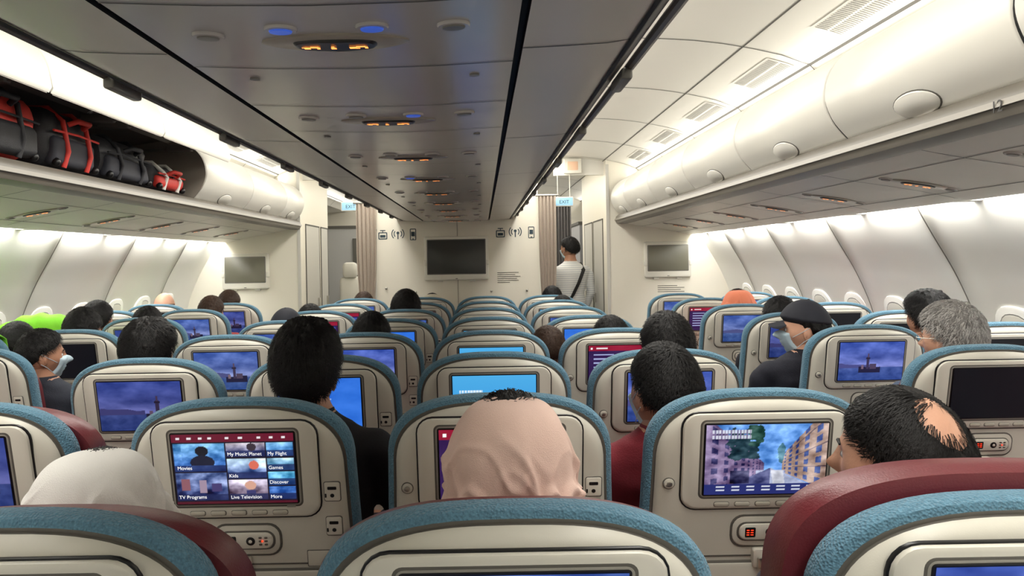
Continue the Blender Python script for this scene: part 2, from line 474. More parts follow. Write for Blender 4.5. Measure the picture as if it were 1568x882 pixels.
monitor(2.08,1.52,.52,.40,.44,.275,(104,102,88))
monitor(-2.65,1.47,.52,.40,.44,.275,(104,102,88))
def pict(name,kind,x,z):
    mb=MB(); y=YB-.002
    def ring(cx,cz,w,h,r,t):
        a=rr(w,h,r,4); b=rr(w-2*t,h-2*t,max(r-t,.002),4)
        mb.loft([[(cx+p,y,cz+q) for p,q in a],[(cx+p,y,cz+q) for p,q in b]],0,cap0=False,cap1=False)
    def bar(x0,x1,z0,z1): box(mb,x0,x1,y-.0005,y+.001,z0,z1,0)
    if kind=='tv':
        ring(x,z-.01,.1,.08,.01,.011); bar(x-.03,x+.03,z-.03,z+.0); bar(x-.004,x+.004,z+.03,z+.05)
        bar(x-.03,x-.0,z+.045,z+.055); bar(x+.0,x+.03,z+.045,z+.055)
    elif kind=='ant':
        bar(x-.006,x+.006,z-.05,z+.02); mb.add([(x+.016*math.cos(a*.52),y,z+.02+.016*math.sin(a*.52)) for a in range(12)],[tuple(range(12))],0)
        for R in(.04,.065):
            for s in(1,-1):
                A=[math.radians(-45+90*i/8) for i in range(9)]
                o=[(x+s*(R+.008)*math.cos(a),y,z+.01+(R+.008)*math.sin(a)) for a in A]+[(x+s*(R-.002)*math.cos(a),y,z+.01+(R-.002)*math.sin(a)) for a in A[::-1]]
                mb.add(o,[(i,i+1,16-i,17-i) for i in range(8)],0)
    else:
        ring(x,z,.07,.13,.01,.009); bar(x-.02,x+.02,z-.02,z+.03); bar(x-.008,x+.008,z-.055,z-.045)
    mb.obj(name,[M_text],smooth=False,recalc=False)
for dx in(-1.11,.213): pict('television_pictogram','tv',dx,1.85)
for dx in(-.94,.38): pict('antenna_pictogram','ant',dx,1.85)
for dx in(-.77,.56): pict('phone_pictogram','ph',dx,1.85)
mb=MB()
for i in range(6):
    w=[.24,.2,.26,.22,.24,.14][i]; box(mb,.17,.17+w,YB-.003,YB,1.4-i*.022,1.406-i*.022,0)
for i in range(4): box(mb,1.97,1.97+[.22,.3,.26,.3][i],YB-.003,YB,1.22-i*.022,1.226-i*.022,0)
mb.obj('bulkhead_placard_text',[M_seam],smooth=False)
mb=MB()
for x,z in((-1.08,1.25),(.1,.0+1.2),(.5,1.2),(-.75,1.2)): ell(mb,(x,YB-.01,z),(.014,.014,.014),0)
mb.obj('coat_hooks',[M_metal])
def curtain(name,x0,x1,y,z0,z1,m,amp=.03,folds=5,pinch=0):
    mb=MB(); n=folds*10; rings=[]
    for k in range(13):
        z=z0+(z1-z0)*k/12; r=[]
        q=1-pinch*math.exp(-((z-(z0+(z1-z0)*.45))/.35)**2)
        for i in range(n+1):
            t=i/n; x=x0+(x1-x0)*t; xm=(x0+x1)/2; x=xm+(x-xm)*q
            r.append((x+.006*math.sin(t*folds*12.5),y+amp*math.sin(t*folds*2*math.pi+.3*math.sin(z*3)),z))
        rings.append(r)
    mb.loft(rings,0,cap0=False,cap1=False,closed=False)
    tube(mb,[(x0-.03,y,z1+.01),(x1+.03,y,z1+.01)],.012,1,8)
    mb.obj(name,[m,M_metal],recalc=False,angle=80)
curtain('curtain',-1.40,-1.17,YB-.05,.05,2.2,M_curt,pinch=.25)
curtain('curtain',.64,.84,YB-.05,.05,2.25,M_curt,pinch=.2)
curtain('curtain',.98,1.22,10.0,.05,2.3,M_curt2,folds=6)
def exit_sign(x,z,y=8.45):
    mb=MB(); rbox(mb,x,z,.22,.11,.012,y+.03,y-.02,.006,0)
    rbox(mb,x,z,.20,.09,.006,y-.01,y-.022,.002,1)
    tube(mb,[(x-.07,y,z+.05),(x-.07,y,2.70)],.005,0,6); tube(mb,[(x+.07,y,z+.05),(x+.07,y,2.70)],.005,0,6)
    o=mb.obj('exit_sign',[M_cream2,mat('exit_face',(150,190,215),.3,emit=(120,180,220),es=.5)])
    text('EXIT',(x,y-.023,z-.022),.055,M_text,parent=o,name='lettering',align='CENTER')
exit_sign(.95,2.2); exit_sign(-1.49,2.19)
mb=MB(); rbox(mb,1.05,2.6,.2,.17,.01,8.42,8.38,.006,0); rbox(mb,1.05,2.6,.12,.1,.01,8.39,8.378,.002,1)
mb.obj('ceiling_placard',[M_cream2,mat('placard_peach',(230,190,160),.5)])
mb=MB(); box(mb,.84,1.41,8.45,8.5,2.5,2.72,0); box(mb,-2.04,-1.4,8.45,8.5,2.5,2.72,0); mb.obj('trim_aisle_header',[M_ceil],smooth=False)
mb=MB(); box(mb,XC-2.6,-1.75,10.9,12.2,0,2.05,0); box(mb,XC-2.6,-1.73,10.88,12.2,2.05,2.09,1); box(mb,-1.9,-1.78,10.87,10.9,.2,1.9,1)
mb.obj('door_forward_left',[mat('door_grey',(166,166,164),.45),M_seam],smooth=False)
mb=MB(); box(mb,1.45,XC+2.6,10.9,12.2,0,2.05,0); box(mb,1.43,XC+2.6,10.88,12.2,2.05,2.09,1); box(mb,1.5,1.62,10.87,10.9,.2,1.9,1)
mb.obj('door_forward_right',[mat('door_grey_r',(140,140,142),.45),M_seam],smooth=False)
mb=MB(); sbox(mb,-1.98,-1.68,10.2,10.36,.5,1.35,.05,0); sbox(mb,-1.98,-1.68,9.9,10.3,.45,.55,.04,0); sbox(mb,-1.93,-1.73,10.16,10.3,1.33,1.55,.05,0); box(mb,-1.93,-1.73,10.1,10.3,0,.46,1)
mb.obj('crew_jump_seat',[M_cream,M_grey])

# ---------------- screens
SW,SHH=.290,.176
NU,NV=170,104
U,V=np.meshgrid(np.linspace(0,1,NU),np.linspace(0,1,NV))
def fbm(sx,sy,seed):
    r=np.zeros_like(U)
    for k in range(4):
        f=2**k
        r+=np.array([[noise.noise(Vector((u*sx*f,v*sy*f,seed+k))) for u in U[0]] for v in V[:,0]])/f
    return r
F1=fbm(3,4,1.); F2=fbm(8,8,7.)
def C(a): return np.array(a,float)
def base(c): return np.ones(U.shape+(3,))*C(c)
def put(img,mask,c,a=1.): img[mask]=img[mask]*(1-a)+C(c)*a
def rect(img,u0,u1,v0,v1,c,a=1.): put(img,(U>=u0)&(U<=u1)&(V>=v0)&(V<=v1),c,a)
def sea(tw=.62,seed=0,tint=(1,1,1)):
    img=base((0,0,0)); t=V[...,None]
    sky=C((66,94,170))*(t)+C((140,146,190))*(1-t); img[:]=sky
    img+= (F1[...,None]*45)
    w=V<.34; img[w]=(C((50,76,136))*(1-t)+C((94,114,162))*t)[w]+F2[w][:,None]*22
    put(img,(V<.42+.05*F1+.04*np.sin(U*7+seed))&(V>.33)&(U<.55),(76,80,128))
    put(img,(V<.36+.02*np.sin(U*9))&(V>.2)&(abs(U-tw-.03)<.17),(34,32,58))
    put(img,(abs(U-tw)<.022)&(V>.3)&(V<.62),(62,54,78)); put(img,(abs(U-tw)<.035)&(V>.56)&(V<.6),(40,34,54))
    put(img,(abs(U-tw)<.012)&(V>.6)&(V<.70),(84,70,90)); put(img,(abs(U-tw-.08)<.05)&(V>.3)&(V<.43),(78,66,86))
    rect(img,tw-.1,tw-.06,.3,.4,(120,100,110))
    return img*C(tint)
def langs():
    img=base((78,174,232)); img-= (1-V)[...,None]*C((20,24,10))
    rect(img,.08,.36,.60,.70,(240,248,252),.9)
    for u in np.arange(.1,.36,.035): rect(img,u,u+.008,.6,.7,(78,174,232))
    rect(img,.08,.36,.645,.655,(78,174,232))
    for i in range(3): rect(img,.08,.2+.05*i,.50-.06*i,.52-.06*i,(225,240,250),.7)
    rect(img,0,1,0,.14,(60,120,200)); 
    for r_ in(.1,.045):
        for k in range(7): rect(img,.1+.12*k,.16+.12*k,r_,r_+.02,(220,235,245),.8)
    return img
def bluelist():
    img=base((52,116,222)); img+=F1[...,None]*14
    for k in range(7): rect(img,.38,.52+.06*(k%3),.7-.07*k,.73-.07*k,(190,215,245),.7)
    return img
def menu():
    img=base((24,18,36)); rect(img,0,1,.89,1,(104,20,44))
    for k,u in enumerate((.04,.13,.22,.3,.44,.55,.7,.8,.9)): rect(img,u,u+.03,.93,.96,(240,230,235))
    rect(img,0,1,0,.035,(80,16,34))
    def tile(u0,u1,v0,v1,a,b,s):
        m=(U>=u0)&(U<=u1)&(V>=v0)&(V<=v1); tt=((V-v0)/(v1-v0))[...,None]
        g=C(a)*(1-tt)+C(b)*tt+np.roll(F2,s*13,1)[...,None]*100; img[m]=g[m]
        put(img,m&(V<v0+.09),(24,34,80),.75)
    tile(.01,.43,.47,.87,(50,100,190),(120,185,235),1)
    put(img,((U-.24)**2/.003+(V-.76)**2/.005<1),(22,22,34)); put(img,(((U-.24)/.1)**2+((V-.6)/.1)**2<1)&(V>.56),(26,28,50))
    tile(.01,.43,.05,.45,(44,56,110),(110,130,180),3); rect(img,.05,.12,.2,.36,(140,90,100)); rect(img,.2,.26,.16,.34,(160,140,160)); rect(img,.3,.38,.18,.3,(70,60,110))
    tile(.44,.76,.67,.87,(60,70,130),(215,205,215),2); put(img,((U-.65)**2/.0016+(V-.81)**2/.003<1),(60,50,60))
    tile(.44,.76,.36,.65,(90,110,180),(190,220,240),4); put(img,((U-.66)**2/.0016+(V-.55)**2/.004<1),(220,110,90))
    tile(.44,.76,.05,.34,(90,70,90),(200,190,215),5)
    put(img,((U-.62)**2/.0022+(V-.26)**2/.004<1),(215,165,145)); rect(img,.58,.66,.14,.19,(60,60,110))
    tile(.77,.99,.67,.87,(60,130,215),(130,190,235),1); tile(.77,.99,.47,.65,(80,160,220),(180,220,240),3); tile(.77,.99,.26,.45,(50,135,210),(120,200,235),2); tile(.77,.99,.05,.24,(36,80,160),(80,130,210),6)
    return img
def street():
    img=base((110,165,240)); img+=F1[...,None]*30
    vx,vy=.54,.38
    du=(U-vx); left=du<0
    k=np.abs(du)+1e-3; s_=(V-vy)/k
    m=left&(s_<1.35)&(s_>-.75)&(k>.05); img[m]=(C((132,112,150))*1.0+np.zeros((m.sum(),3)))
    img[m]+= (k[m][:,None]-.25)*C((20,30,30))
    wn=m&(np.mod(np.log(k)*4.2,1)>.55)&(np.mod(s_*3.2,1)>.45); img[wn]=C((60,58,104))
    m2=(~left)&(s_<1.9)&(s_>-.7)&(k>.10); img[m2]=C((176,150,138)); 
    wn=m2&(np.mod(np.log(k)*3.4,1)>.6)&(np.mod(s_*2.6,1)>.4); img[wn]=C((70,90,150))
    img[m2&(np.mod(s_*1.3,1)<.06)]=C((110,92,100))
    m3=(s_<-.75)&(V<vy)|((V<vy-.04)&(k<.12)); img[m3]=C((168,176,206))
    put(img,(s_<-.75)&left&(V<vy),(80,84,130)); put(img,(abs(U-.60+.12*(V-.3))<.05)&(V<.34),(214,216,228))
    put(img,(((U-.30)/.10)**2+((V-.70)/.26)**2<1+1.6*F2),(26,54,66)); put(img,(((U-.40)/.07)**2+((V-.86)/.14)**2<1+1.6*F2),(34,72,64))
    put(img,(((U-.62)/.035)**2+((V-.60)/.14)**2<1+1.2*F2),(52,100,120)); put(img,(abs(U-.29)<.08)&(V<.34)&(V>.16),(44,44,80))
    img+=np.roll(F2,31,1)[...,None]*70
    rect(img,0,1,0,.15,(38,46,110)); 
    for r_ in(.10,.05):
        for q in range(7): rect(img,.1+.125*q,.17+.125*q,r_,r_+.02,(235,240,250),.9)
    for i in range(2): rect(img,.05,.37,.80+.075*i,.85+.075*i,(235,238,250),.85)
    for u in np.arange(.07,.37,.026): rect(img,u,u+.009,.8,.93,(120,110,150))
    return img
def listv():
    img=base((50,28,78)); rect(img,0,1,.86,1,(150,26,54)); img+=F1[...,None]*10
    rect(img,.03,.06,.9,.95,(255,255,255)); rect(img,.12,.3,.91,.95,(240,220,225))
    for k in range(6): rect(img,.08,.4+.12*(k%3),.74-.11*k,.775-.11*k,(180,190,235),.9)
    rect(img,.72,.95,.1,.8,(60,80,160)); 
    return img
def off(): return base((10,11,16))+0*V[...,None]
def tos(v):
    v=np.clip(v,0,255)/255.; return np.where(v<=.04045,v/12.92,((v+.055)/1.055)**2.4)
def screen_mat(name,es):
    m=bpy.data.materials.new(name); m.use_nodes=True; nt=m.node_tree; b=nt.nodes['Principled BSDF']
    a=nt.nodes.new('ShaderNodeAttribute'); a.attribute_name='Col'
    b.inputs['Base Color'].default_value=(.01,.01,.012,1); b.inputs['Roughness'].default_value=.25; b.inputs['Specular IOR Level'].default_value=.25
    nt.links.new(a.outputs['Color'],b.inputs['Emission Color']); b.inputs['Emission Strength'].default_value=es
    return m
M_scr=screen_mat('seatback_display',1.0)
def shear(p): return (p[0],p[1]+(SEAT_TOP-p[2])*SH,p[2])
SCT=.163
SCRZ=SEAT_TOP-SCT
def screen_mesh(name,img):
    vs=np.zeros((NV,NU,3)); vs[...,0]=(U-.5)*SW; vs[...,2]=SCRZ+(V-.5)*SHH
    vs[...,1]=-.0185+(SEAT_TOP-vs[...,2])*SH
    idx=np.arange(NU*NV).reshape(NV,NU)
    fs=np.stack([idx[:-1,:-1],idx[:-1,1:],idx[1:,1:],idx[1:,:-1]],-1).reshape(-1,4)
    me=bpy.data.meshes.new(name); me.from_pydata(vs.reshape(-1,3).tolist(),[],fs.tolist())
    at=me.color_attributes.new('Col','FLOAT_COLOR','POINT')
    c=np.ones((NU*NV,4)); c[:,:3]=tos(img.reshape(-1,3)); at.data.foreach_set('color',c.ravel())
    me.materials.append(M_scr); return me
SC={'sea':screen_mesh('scr_sea',sea()),'sea2':screen_mesh('scr_sea2',sea(.45,2.,(.97,.95,1.05))),'dsea':screen_mesh('scr_dsea',sea(.7,1.,(.76,.72,.84))),
    'lang':screen_mesh('scr_lang',langs()),'blue':screen_mesh('scr_blue',bluelist()),'menu':screen_mesh('scr_menu',menu()),
    'street':screen_mesh('scr_street',street()),'list':screen_mesh('scr_list',listv()),'off':screen_mesh('scr_off',off())}

# ---------------- seat
def outline(ins,ztop=SEAT_TOP,zbot=.44,extra=0.,n=16):
    W=.276+extra; T0=.17; p=2.8; w=W-ins
    side=[]
    for i in range(n+1):
        a=math.pi/2*i/n
        x=w*max(math.cos(a),0)**(2/p); t=T0*(1-math.sin(a)**(2/p))
        z=ztop-ins-t*(1-ins/T0*.2)
        side.append((x,z))
    low=[]
    zs=side[0][1]
    for k in range(6,0,-1):
        f=k/6; z=zs+(zbot+ins-zs)*f; low.append((w*(1+.05*min(1,f*1.5)),z))
    R=low+side
    return R+[(-x,z) for x,z in R[::-1] if x>1e-6]
def outl_ring(ins,y,**k): return [shear((x,y,z)) for x,z in outline(ins,**k)]
M_grey2=mat('bezel_inner_grey',(150,147,138),.4)
M_btn=mat('button_cream',(190,186,172),.35)
M_gask=mat('gasket_dark',(92,89,83),.5)
def build_seat(kind):
    mb=MB()
    L=[(.075,-.003),(.055,-.002),(.040,.001),(.029,.009),(.022,.022),(.021,.027),(.015,.027),(.005,.033),(0,.044),(0,.068),(.01,.085),(.04,.095)]
    mb.loft([outl_ring(i,y) for i,y in L],0,mats=[0,0,0,0,7,7,2,2,2,2,2])
    if kind=='high':
        L=[(.02,.09),(-.004,.10),(-.010,.125),(-.008,.165),(.01,.19),(.05,.2)]
        mb.loft([outl_ring(i,y,ztop=SEAT_TOP+.010,extra=.01) for i,y in L],3)
    elif kind=='mid':
        L=[(.02,.09),(-.002,.10),(-.006,.125),(-.004,.165),(.012,.185),(.05,.195)]
        mb.loft([outl_ring(i,y,ztop=SEAT_TOP-.034,extra=.012) for i,y in L],3)
    else:
        L=[(.05,.085),(.035,.095),(.03,.115),(.035,.15),(.06,.165)]
        mb.loft([outl_ring(i,y,ztop=SEAT_TOP-.03) for i,y in L],3)
    def rb(cx,t,w,h,r,yb,yf,bev,m): rbox(mb,cx,SEAT_TOP-t,w,h,r,yb,yf,bev,m,f=shear)
    B=.170
    rb(0,B,.402,.250,.04,.0,-.006,.002,1)
    rb(0,B,.395,.243,.037,.0,-.014,.008,4)
    rb(0,SCT,.316,.200,.014,-.01,-.0146,.001,7)
    rb(0,SCT,.308,.192,.012,-.01,-.0155,.002,5)
    rb(0,SCT,.299,.184,.006,-.012,-.0165,.001,1)
    rb(.128,SCT+.099,.022,.006,.002,-.012,-.0155,.001,5)
    for k in range(5): rb(-.1+.05*k,.277,.038,.013,.005,-.012,-.0155,.001,7); rb(-.1+.05*k,.277,.036,.011,.005,-.012,-.018,.002,6)
    rb(.012,.352,.168,.086,.032,.0,-.006,.002,7)
    rb(.012,.352,.160,.078,.029,.0,-.008,.004,0)
    rb(.012,.352,.138,.050,.022,-.004,-.010,.002,7)
    rb(.012,.352,.128,.042,.018,-.006,-.016,.004,4)
    rb(-.026,.352,.026,.026,.003,-.01,-.0172,.001,1)
    for q in(-.032,-.022): 
        for w_ in(-.006,0,.006): rb(q,.352+w_,.006,.0016,.0004,-.015,-.0182,.0002,8)
    rb(.022,.352,.022,.022,.011,-.01,-.0185,.002,1); rb(.022,.352,.009,.009,.0045,-.01,-.0205,.002,4)
    for a_,b_ in((.046,-.009),(.046,0),(.046,.009),(.06,-.009),(.06,0),(.06,.009)): rb(a_,.352+b_,.008,.005,.002,-.01,-.0178,.001,7)
    rb(.051,.352,.004,.004,.002,-.01,-.019,.001,8)
    for t in(.23,.32):
        rb(.226,t,.042,.052,.006,.0,-.003,.001,7); rb(.226,t,.038,.048,.005,.0,-.005,.002,4)
        rb(.226,t-.009,.022,.008,.002,-.003,-.006,.0005,1); rb(.226,t+.01,.010,.010,.005,-.003,-.006,.0005,1); rb(.210,t+.01,.004,.010,.001,-.003,-.006,.0005,1)
    rb(-.226,.225,.03,.03,.015,.0,-.004,.001,7); rb(-.226,.225,.026,.026,.013,.0,-.008,.003,0); rb(-.226,.225,.013,.013,.0065,-.004,-.016,.003,9)
    rb(0,.418,.49,.004,.001,.0,-.0045,.0005,7)
    rb(0,.56,.46,.26,.02,.0,-.012,.006,7); rb(0,.56,.454,.254,.018,.0,-.016,.008,0)
    rb(.0,.42,.034,.05,.008,-.0,-.022,.004,4); rb(0,.43,.016,.03,.005,-.01,-.03,.004,9)
    rb(.19,.405,.07,.045,.003,0,-.0045,.001,7); rb(.19,.405,.066,.041,.003,0,-.0055,.001,0)
    rb(0,.745,.42,.09,.02,.0,-.02,.01,7)
    sbox(mb,-.262,.262,.2,.72,.40,.53,.05,3,axis='z',r=.07)
    sbox(mb,-.26,.26,.22,.70,.34,.41,.02,7)
    for s in(-1,1):
        sbox(mb,s*.292-.022,s*.292+.022,.16,.60,.66,.70,.015,7,axis='y')
        sbox(mb,s*.288-.012,s*.288+.012,.18,.30,.36,.68,.01,7)
    for yy in(.28,.62):
        tube(mb,[(-.27,yy,.34),(.27,yy,.34)],.02,9,8)
        tube(mb,[(-.15,yy,.34),(-.15,yy,0.0)],.018,9,8); tube(mb,[(.15,yy,.34),(.15,yy,0.0)],.018,9,8)
    return mb.mesh('airplane_seat_'+kind,[M_cream,M_blk,M_blue,M_red,M_cream2,M_grey2,M_btn,M_gask,M_redled,M_metal],angle=38)
SM={k:build_seat(k) for k in('low','mid','high')}
def seat(x,y,scr,kind='low'):
    o=mkobj('airplane_seat',SM[kind]); o.location=(x,y,0)
    mkobj('seatback_screen',SC[scr],o)
    return o
SP=[.68,.635,.61,.59,.57,.565,.56,.56]
X0=[-1.34,-1.285,-1.2,-1.18,-1.15,-1.13,-1.12,-1.12]
ROWS=[.94+.81*k for k in range(8)]
SCM=[['off','off','sea','sea2'],['dsea','menu','list','street'],['dsea','blue','lang','sea2'],['sea','sea2','lang','list'],
     ['sea','blue','lang','blue'],['list','sea','blue','sea'],['list','list','sea','lang'],['sea','list','blue','sea']]
menu_seat=None
for r,y in enumerate(ROWS):
    for c in range(4):
        x=.035+(c-2)*SP[r] if c else X0[r]
        kd='low'
        if r==0: kd=['mid','mid','mid','high'][c]
        if (r,c)==(1,0): kd='mid'
        o=seat(x,y,SCM[r][c],kd)
        if (r,c)==(1,1): menu_seat=o
M_white=mat('screen_text_white',(255,255,255),.5,emit=(255,255,255),es=.9)
def stext(s,u,v,size,par):
    z=SCRZ+(v-.5)*SHH; x=(u-.5)*SW; y=-.0195+(SEAT_TOP-z)*SH
    text(s,(x,y,z),size,M_white,rot=(math.pi/2+math.atan(SH),0,0),parent=par,name='screen_text',ext=0)
for s,u,v in(('Movies',.03,.5),('TV Programs',.02,.08),('My Music Planet',.45,.69),('Kids',.45,.38),('Live Television',.45,.07),('My Flight',.78,.69),('Games',.78,.49),('Discover',.78,.28),('More',.78,.07)):
    stext(s,u,v,.0125,menu_seat)
for k,y in enumerate([.92+.8*i for i in range(8)]):
    seat(1.75,y,['off','off','off','sea2','dsea','sea','list','sea'][k]); seat(2.37,y,['off','off','off','off','off','off','blue','sea'][k])
for k,y in enumerate([.62+.8*i for i in range(8)]):
    seat(-2.16,y,['off','off','off','off','off','dsea','sea','dsea'][k]); seat(-2.78,y,'off')

# ---------------- people
def head_surface(n):
    x,y,z=n[:,0],n[:,1],n[:,2]
    px=.088*x; py=.108*y; pz=.132*z
    low=np.clip(-z,0,1); back=np.clip(-y,0,1)
    px=px*(1-.26*low**1.6)*(1+.05*np.clip(-y,0,1))
    py=py+back*low**1.1*.05
    fr=(y>0)
    g=lambda cx,cz,sx,sz: np.exp(-((x-cx)/sx)**2-((z-cz)/sz)**2)*fr
    py=py+.030*g(0,-.2,.11,.12)+.014*g(0,-.02,.08,.16)-.010*g(.34,.04,.17,.1)-.010*g(-.34,.04,.17,.1)
    py=py+.006*g(0,.2,.5,.08)+.009*g(0,-.44,.2,.045)+.007*g(0,-.54,.18,.04)+.012*g(0,-.8,.3,.16)
    px=px+.006*np.sign(x)*np.exp(-((abs(x)-.75)/.2)**2-((z+.15)/.2)**2)*fr
    return np.stack([px,py,pz],1)
def sph(nu,nv):
    n=[];f=[]
    for j in range(nv+1):
        p=math.pi*j/nv
        for i in range(nu):
            a=2*math.pi*i/nu; n.append((math.sin(p)*math.cos(a),math.sin(p)*math.sin(a),math.cos(p)))
    for j in range(nv):
        for i in range(nu):
            k=(i+1)%nu; f.append((j*nu+i,(j+1)*nu+i,(j+1)*nu+k,j*nu+k))
    return np.array(n),f
SN,SF=sph(96,72)
def nz(n,s,o=0): return np.array([noise.noise(Vector(v)*s+Vector((o,o,o))) for v in n])
def hairf(n,kind):
    x,y,z=n[:,0],n[:,1],n[:,2]
    f=z-(.09+.58*y)
    f=np.where(y>0.1,np.minimum(f,z-(.18+.42*y)),f)
    f=np.where((np.abs(x)>.75)&(y>-.25),np.minimum(f,z-.14),f)
    if kind=='bald':
        d=np.array([-.20,-.64,.70]); d/=np.linalg.norm(d)
        ang=np.arccos(np.clip(n@d,-1,1)); f=np.minimum(f,(ang-.46-.06*nz(n,3))*.6)
    if kind=='baldfull': f=np.minimum(f,.25-z)
    return f
def add_surface(mb,P,F,m): mb.add(P.tolist(),F,m)
HEADS={}
M_lip=mat('lips',(150,84,78),.5)
def make_head(kind,hair_m,skin_m,mask=False,strands=0,thick=.02,key=None,extra=()):
    mb=MB(); P=head_surface(SN)
    add_surface(mb,P,SF,0)
    for s in(-1,1):
        ell(mb,(s*.090,-.008,-.012),(.010,.021,.034),0,12,10)
        ell(mb,(s*.095,-.002,-.012),(.006,.010,.018),0,10,8)
        ell(mb,(s*.031,.088,.006),(.013,.010,.010),3,12,8); ell(mb,(s*.031,.0965,.006),(.006,.003,.006),4,10,6)
    for s in(-1,1): tube(mb,[(s*.014,.104,.026),(s*.03,.1035,.031),(s*.047,.094,.027)],[.003,.004,.002],1,6)
    tube(mb,[(-.022,.098,-.066),(-.008,.105,-.063),(.008,.105,-.063),(.022,.098,-.066)],[.002,.0055,.0055,.002],5,8)
    ms=[skin_m,hair_m,M_mask,M_eyew,M_blk,M_lip]
    if kind in('short','bald','baldfull','thick','cap'):
        hk='short' if kind=='cap' else kind
        th={'thick':.026}.get(kind,thick)
        def tf(f,n):
            t=np.clip(f/.22,-.35,1); t=np.where(t>0,np.abs(t)**.6,t)
            if kind=='thick': t=t*(1+.55*np.clip(np.abs(n[:,0])*1.3,0,1)*np.clip(n[:,2]+.2,0,1)+.25*np.clip(n[:,2],0,1))
            return t
        f=hairf(SN,hk); t=tf(f,SN)
        nn=nz(SN,6); n2=np.array([noise.noise(Vector((v[0]*22,v[1]*22,v[2]*7))) for v in SN])
        H=P+SN*(t*th*(1+.35*nn)+np.clip(t,0,1)*.005*n2*(0.3 if kind=='bald' else 1))[:,None]
        add_surface(mb,H,SF,1)
        if strands:
            rng=np.random.RandomState(5); d=rng.normal(size=(strands*4,3)); d/=np.linalg.norm(d,axis=1)[:,None]
            ff=hairf(d,hk)
            keep=(ff>.01) if kind!='bald' else (ff>.01)|((ff>-.13)&(rng.rand(len(ff))<.22)&(d[:,2]>.1))
            d=d[keep][:strands]; ff=hairf(d,hk)
            crown=Vector((0,-.4,.9)).normalized()
            base_=head_surface(d); t=np.clip(tf(ff,d),0,2)
            jit=.14 if kind=='bald' else .26
            for i in range(len(d)):
                n_=Vector(d[i]); tg=(n_-crown*n_.dot(crown)); 
                tg=(tg if tg.length>.05 else Vector((1,0,0))).normalized()
                if n_.y>.2: tg=(tg+Vector((.4,.3,0))).normalized()
                tg=(tg+Vector(rng.normal(size=3)*jit)); tg=(tg-n_*tg.dot(n_)).normalized()
                p0=Vector(base_[i])+n_*(th*t[i]*.86); L=.026+.024*rng.rand()
                if kind in('bald','short'): L*=.75
                wv=n_.cross(tg).normalized()*(.0007 if kind=='bald' else .0010)
                lift=(.0015+.002*rng.rand()) if kind=='bald' else .004+.004*rng.rand()
                p1=p0+tg*L*.5+n_*lift; p2=p0+tg*L+n_*(lift-.003-.10*L)
                o=len(mb.v); mb.v+=[tuple(p0-wv),tuple(p0+wv),tuple(p1-wv),tuple(p1+wv),tuple(p2)]
                sl=1
                if extra and rng.rand()<.5: sl=7
                mb.f+=[(o,o+1,o+3,o+2),(o+2,o+3,o+4)]; mb.m+=[sl,sl]
    if kind=='cap':
        f=SN[:,2]-(.26+.12*SN[:,1]); t=np.clip(f/.1,-.6,1); add_surface(mb,P+SN*(t*.027)[:,None],SF,6)
        rings=[]
        for rr_,dz in((.0,0),(.5,.004),(1,-.004)):
            rings.append([((.078*(1-.25*rr_**2))*math.sin(a),.085+ .03*math.cos(a)*.5+.075*rr_*math.cos(a*.8),.052-.02*rr_-.02*abs(math.sin(a))) for a in np.linspace(-1.35,1.35,13)])
        mb.loft(rings,6,closed=False,cap0=False,cap1=False)
        mb.loft([[(x,y,z-.004) for x,y,z in r] for r in rings],6,closed=False,cap0=False,cap1=False)
        ell(mb,(0,-.02,.155),(.008,.008,.006),6)
    if mask:
        x,y,z=SN.T; f=np.minimum(np.minimum(-.1-z+.1*(1-abs(x)),z+.93),y-.05); f=np.minimum(f,.72-abs(x))
        t=np.clip(f/.06,-1,1)
        P2=P+SN*(np.where(t>0,.009,-.02)*abs(t))[:,None]
        P2[:,1]+=np.where(t>0,.006,0)
        add_surface(mb,P2,SF,2)
        for s in(-1,1):
            tube(mb,[(s*.074,.062,-.03),(s*.092,.02,-.004),(s*.1,-.018,.022)],.0015,2,6)
            tube(mb,[(s*.070,.05,-.09),(s*.090,.01,-.05),(s*.1,-.02,-.03)],.0015,2,6)
    capm=mat('cap_fabric_'+(key or kind),(28,30,40),.8) if kind=='cap' else M_blk
    return mb.mesh('head_'+(key or kind),ms+[capm]+list(extra),recalc=False,angle=70)
HEADS['short']=make_head('short',M_hairk,M_skin,strands=2500,key='short')
HEADS['shortmask']=make_head('short',M_hairk,M_skin,mask=True,strands=2500,key='shortmask')
HEADS['neck_man']=make_head('short',M_hairk,M_skin,mask=True,strands=7000,thick=.013,key='neckman')
HEADS['thick']=make_head('thick',M_hairk,M_skin,strands=7000,key='thick')
HEADS['bald']=make_head('bald',M_hairk,M_skin2,strands=11000,thick=.010,key='bald')
HEADS['baldfull']=make_head('baldfull',M_hairb,M_skin2,key='baldfull')
HEADS['brown']=make_head('short',M_hairb,M_skin2,strands=2000,key='brown')
HEADS['grey']=make_head('thick',M_hairg,M_skin2,strands=7000,key='grey',extra=(mat('hair_silver',(176,173,169),.6),))
HEADS['cap']=make_head('cap',M_hairk,M_skin2,mask=True,key='cap')
HEADS['bluecap']=make_head('cap',M_hairk,M_skin,key='bluecap')

